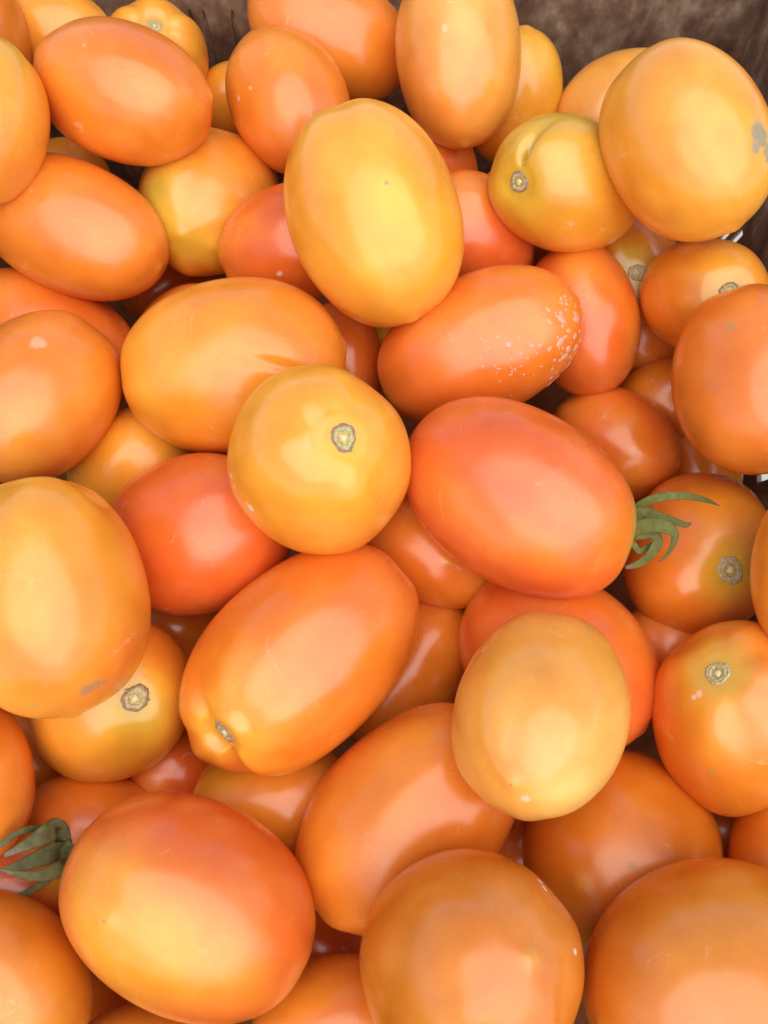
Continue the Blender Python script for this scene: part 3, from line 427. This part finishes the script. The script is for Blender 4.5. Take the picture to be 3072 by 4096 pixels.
def make_tomato(t, i):
    rng = np.random.default_rng(100 + i)
    R, L = t['R'], t['L']
    lob, dim = t.get('lob', .020), t.get('dim', .08 if t.get('scar') else .02)
    # --- shape, worked out on the unit sphere round the stem axis F[:, 2]
    F = frame_to(t.get('stem', (0, 0, 1)))
    V = U @ F
    PHI = np.arccos(np.clip(V[:, 2], -1, 1)); THE = np.arctan2(V[:, 1], V[:, 0])
    tip = np.array(t.get('tip', -F[:, 2] if 'stem' not in t else -F[:, 2]))
    nl = int(rng.integers(3, 6))
    a0 = rng.uniform(0, 6.28)
    head = .30 + .70 * np.abs(np.cos(PHI)) ** 1.5
    near = sstep((PHI - .12) / .5) * sstep((np.pi - PHI) / 1.1)
    cz = U[:, 2]
    rad = 1 + .02 * 4 * cz ** 2 * (1 - cz ** 2)
    rad += lob * head * near * (np.cos(nl * THE + a0) + .45 * np.cos((nl * 2 - 1) * THE + 1.7 * a0)) * np.minimum(1, np.sin(PHI) * 1.6)
    rad += .009 * waves(rng, 5, 1.5, 3.2) + .0065 * waves(rng, 6, 3.8, 6.2) + .0010 * waves(rng, 8, 9, 14)
    fl = .185
    for u, w, dp in t.get('gro', ()):
        q = np.array(u) @ F
        d = np.abs((THE - math.atan2(q[1], q[0]) + np.pi) % (2 * np.pi) - np.pi)
        rad -= dp * np.exp(-(d / w) ** 2) * np.exp(-((PHI - .35) / .55) ** 2) * sstep((PHI - .1) / .25)
    for u, r, dp in t.get('dents', ()):
        d2 = ((U - np.array(u)) ** 2).sum(1)
        rad -= dp * np.exp(-d2 / r ** 2)
    for u, v, dp in t.get('crease', ()):
        u, v = np.array(u), np.array(v); e = v - u
        s = np.clip(((U - u) @ e) / (e @ e), 0, 1)
        q = u + s[:, None] * e
        d2 = ((U - q / np.linalg.norm(q, axis=1)[:, None]) ** 2).sum(1)
        rad -= dp * np.exp(-d2 / ((.048 if dp > 0 else .10) ** 2)) * (.35 + .65 * s if dp > 0 else 1)
    for _ in range(4):                       # flats and shallow dents from growing in a truss
        d = rng.normal(size=3); d /= np.linalg.norm(d)
        rad -= rng.uniform(.004, .016) * np.exp(-(np.arccos(np.clip(U @ d, -1, 1)) / rng.uniform(.3, .6)) ** 2)
    TIP = np.arccos(np.clip(U @ tip, -1, 1))
    rad += .022 * np.exp(-(TIP / .10) ** 2)
    P = V * rad[:, None]
    P[:, 2] -= dim * np.exp(-(PHI / .36) ** 2)
    zf = 1 - dim
    if t.get('scar') or dim > .05:
        zf = P[np.abs(PHI - fl) < .05, 2].mean() + .002
        wgt = 1 - sstep((PHI - fl) / .12)
        tq = np.array((0, 0, 1.0)) @ F
        tv = t.get('tilt', 0) * tq[:2] / (np.linalg.norm(tq[:2]) + 1e-6)
        P[:, 2] = P[:, 2] * (1 - wgt) + (zf - P[:, :2] @ tv) * wgt
    P = P @ F.T
    P = P * np.array([R, R, L])
    # --- ripeness colours; some base colours also carry painted shade
    base, sec = np.array(COLOURS[t['base']]), np.array(COLOURS[t['sec']])
    w = sstep(.42 + .34 * waves(rng, 6, 1.2, 3.6) + .12 * np.cos(nl * THE + a0) * head)[:, None]
    C = base * (1 - w * .75) + sec * w * .75
    w3 = (.5 * sstep(.55 * waves(rng, 7, 2.5, 6) - .15))[:, None]
    C = C * (1 - w3) + np.array(COLOURS['YO']) * w3
    streak = .06 * np.cos(9 * THE + 2.2 * np.sin(2 * THE + a0)) * np.exp(-(PHI / .8) ** 2)
    halo = np.clip(.75 * np.exp(-((PHI - .08) / .30) ** 2) + streak, 0, 1)[:, None]
    C = C * (1 - halo) + np.array((.76, .50, .05)) * halo
    tipw = (.5 * np.exp(-(TIP / .10) ** 2))[:, None]
    C = C * (1 - tipw) + np.array((.82, .42, .06)) * tipw
    wob = 1 + .35 * waves(rng, 5, 3, 8)
    for u, r, c, s in t['patches']:
        d2 = ((U - np.array(u)) ** 2).sum(1)
        wp = (s * np.exp(-(d2 / r ** 2) * np.clip(wob, .4, 2)))[:, None]
        C = C * (1 - wp) + np.array(COLOURS[c]) * wp
    # --- object
    z = Vector(t['axis']).normalized()
    ref = Vector((0, 0, 1)) if abs(z.z) < .9 else Vector((0, 1, 0))
    x = ref.cross(z).normalized(); y = z.cross(x)
    M = Matrix((x, y, z)).transposed().to_4x4(); M.translation = Vector(t['loc'])
    mat = skin_material(t['spots']) if t.get('spots') else SKIN
    o = mesh_object('tomato', P, FACES, mat)
    o.matrix_world = M
    me = o.data
    ca = me.color_attributes.new('ripeness', 'FLOAT_COLOR', 'POINT')
    ca.data.foreach_set('color', np.concatenate([np.clip(C, 0, 1), np.ones((len(C), 1))], 1).ravel())
    ua = me.attributes.new('unit', 'FLOAT_VECTOR', 'POINT')
    ua.data.foreach_set('vector', U.ravel())
    o['label'] = t['label']; o['category'] = 'tomato'; o['group'] = 'ripening plum tomatoes heaped in the crate'
    if t.get('scar'):
        S3 = np.array([R, R, L])
        tq = np.array((0, 0, 1.0)) @ F
        tv = t.get('tilt', 0) * tq[:2] / (np.linalg.norm(tq[:2]) + 1e-6)
        nrm = Vector((F @ np.array((tv[0], tv[1], 1.0))) / S3).normalized()
        sm = Matrix(frame_to(nrm)).to_4x4()
        sm.translation = Vector(F[:, 2] * zf * S3)
        stem_scar(o, R, 0.0, rng).matrix_local = sm
    return o, x, y, z

def ring_mesh(rs, zs, n=40, fn=None):
    v, f = [], []
    for r, z in zip(rs, zs):
        for j in range(n):
            a = 2 * math.pi * j / n
            rr, zz = fn(r, z, a) if fn else (r, z)
            v.append((rr * math.cos(a), rr * math.sin(a), zz))
    for i in range(len(rs) - 1):
        for j in range(n):
            f.append((i * n + j, i * n + (j + 1) % n, (i + 1) * n + (j + 1) % n, (i + 1) * n + j))
    if rs[-1] < 1e-3 * 2:
        f.append(tuple((len(rs) - 1) * n + j for j in range(n)))
    return v, f

def stem_scar(tom, R, z0, rng):
    """corky disc left where the stalk broke off: rough rim with little points, cracked disc, pale core"""
    S = SCAR * R * rng.uniform(.86, 1.14)
    rim_mat = (RIM, RIM, RIM_PALE)[int(rng.integers(0, 3))]
    ph = rng.uniform(0, 6.28, 8)
    wav = lambda a: .06 * math.sin(2 * a + ph[0]) + .05 * math.sin(3 * a + ph[1]) + .03 * math.sin(7 * a + ph[2])
    def disc(r, z, a):
        k = 1 + wav(a) * (r / S)
        return r * k, z + .05 * S * math.sin(5 * a + ph[3]) * math.sin(9 * r / S) + .03 * S * math.sin(11 * a + ph[4])
    rs = [S * q for q in (1.0, .9, .78, .66, .56, .48, .40, .30)]
    zs = [z0 + S * q for q in (-.12, .06, .13, .13, .09, -.02, -.03, .02)]
    v, f = ring_mesh(rs + [S * .05], zs + [z0], fn=disc)
    f.append(tuple(len(rs) * 40 + j for j in range(40)))
    o = mesh_object('stem_scar', v, f, [CORK, CORK_GREEN], tom)
    for p in o.data.polygons:
        c = p.center
        if math.hypot(c.x, c.y) < S * .57:
            p.material_index = 1
    spikes = [(rng.uniform(0, 6.28), rng.uniform(.06, .24)) for _ in range(int(rng.integers(1, 7)))]
    rw = rng.uniform(.05, .16)
    def rim(r, z, a):
        k = 1 + wav(a)
        e = sum(h * max(0, 1 - abs((a - s + math.pi) % (2 * math.pi) - math.pi) / .10) for s, h in spikes)
        if r > S * 1.02:
            k += e
        return r * k, z + .04 * S * math.sin(13 * a + ph[5]) + (.08 * S * e if r > S else 0)
    v, f = ring_mesh([S * q for q in (1.02 + rw, 1.0 + rw * .6, .97, .90, .85)], [z0 + S * q for q in (-.10, .07, .15, .16, .02)], n=72, fn=rim)
    mesh_object('scar_rim', v, f, rim_mat, o)
    def core(r, z, a):
        return r * (1 + .12 * math.sin(3 * a + ph[6]) + .08 * math.sin(5 * a + ph[7])), z
    v, f = ring_mesh([S * q for q in (.34, .30, .22, .12, .03)], [z0 + S * q for q in (-.05, .10, .19, .22, .23)], n=24, fn=core)
    f.append(tuple(4 * 24 + j for j in range(24)))
    mesh_object('scar_core', v, f, CORE, o)
    return o

TOM = {}
for i, t in enumerate(TOMATOES):
    TOM[t['key']] = make_tomato(t, i)
bpy.context.view_layer.update()

# ---------------------------------------------------------------- water drops on one tomato
from mathutils.bvhtree import BVHTree
def surface_hit(o, u, R, L):
    me = o.data
    tree = BVHTree.FromPolygons([v.co for v in me.vertices], [tuple(p.vertices) for p in me.polygons])
    return tree
o20 = TOM['a20'][0]
t20 = next(t for t in TOMATOES if t['key'] == 'a20')
tree = surface_hit(o20, None, 0, 0)
dv, df = [], []
rr = random.Random(4)
for u, r in DROPLETS:
    p = Vector((u[0] * t20['R'], u[1] * t20['R'], u[2] * t20['L']))
    hit, nor, _, _ = tree.find_nearest(p)
    q = nor.to_track_quat('Z', 'Y').to_matrix()
    st, an = rr.uniform(1, 1.7), rr.uniform(0, 6.28)
    k = len(dv); n = 14
    rings = [(1.0, -.10), (1.0, .02), (.93, .12), (.78, .22), (.55, .30), (.28, .34)]
    for fr, fz in rings:
        for j in range(n):
            a = 2 * math.pi * j / n
            lx, ly = fr * r * math.cos(a) * st, fr * r * math.sin(a)
            lx, ly = lx * math.cos(an) - ly * math.sin(an), lx * math.sin(an) + ly * math.cos(an)
            dv.append(hit + q @ Vector((lx, ly, fz * r)))
    dv.append(hit + q @ Vector((0, 0, .36 * r)))
    for s in range(len(rings) - 1):
        for j in range(n):
            df.append((k + s * n + j, k + s * n + (j + 1) % n, k + (s + 1) * n + (j + 1) % n, k + (s + 1) * n + j))
    s = (len(rings) - 1) * n
    df += [(k + s + j, k + s + (j + 1) % n, k + len(rings) * n) for j in range(n)]
    df.append(tuple(k + j for j in reversed(range(n))))
w = mesh_object('water_droplets', dv, df, WATER, o20)
w['kind'] = 'stuff'

# ---------------------------------------------------------------- calyxes
def tube(path, flat, samples=26, sides=10, view=Vector((0, -.34, .94))):
    """smooth ribbon through path points (x, y, z, half width); elliptical section with a shallow gutter"""
    pts = [np.array(p) for p in path]
    pts = [2 * pts[0] - pts[1]] + pts + [2 * pts[-1] - pts[-2]]
    out = []
    nseg = len(pts) - 3
    for k in range(samples + 1):
        t = k / samples * nseg; i = min(int(t), nseg - 1); t -= i
        a, b, c, d = pts[i:i + 4]
        out.append(.5 * (2 * b + (c - a) * t + (2 * a - 5 * b + 4 * c - d) * t * t + (3 * b - a - 3 * c + d) * t ** 3))
    v, f = [], []
    for k, p in enumerate(out):
        q0, q1 = out[max(0, k - 1)], out[min(samples, k + 1)]
        tan = Vector((q1 - q0)[:3]).normalized()
        side = tan.cross(view).normalized(); nor = side.cross(tan).normalized()
        w = max(p[3], .0002)
        for j in range(sides):
            a = 2 * math.pi * j / sides
            h = flat(w)
            off = side * (w * math.cos(a)) + nor * (h * math.sin(a) - .25 * w * (1 - math.cos(a) ** 2) + .12 * w)
            v.append(Vector(p[:3]) + off)
        if k:
            for j in range(sides):
                f.append(((k - 1) * sides + j, (k - 1) * sides + (j + 1) % sides, k * sides + (j + 1) % sides, k * sides + j))
    f.append(tuple(range(sides - 1, -1, -1))); f.append(tuple(samples * sides + j for j in range(sides)))
    return v, f

for key, sepals, stub in CALYXES:
    tom = TOM[key][0]
    inv = tom.matrix_world.inverted()
    v, f = tube(stub, lambda w: w)
    green = SEPAL if key == 'a22' else SEPAL_OLD
    hub = mesh_object('calyx', [inv @ p for p in v], f, green, tom)
    for sp in sepals:
        v, f = tube(sp, lambda w: max(.00018, min(.0006, w * .3)))
        s = mesh_object('sepal', [inv @ p for p in v], f, [green, SEPAL_TIP], hub)
        for p in s.data.polygons[-40:]:
            p.material_index = 1
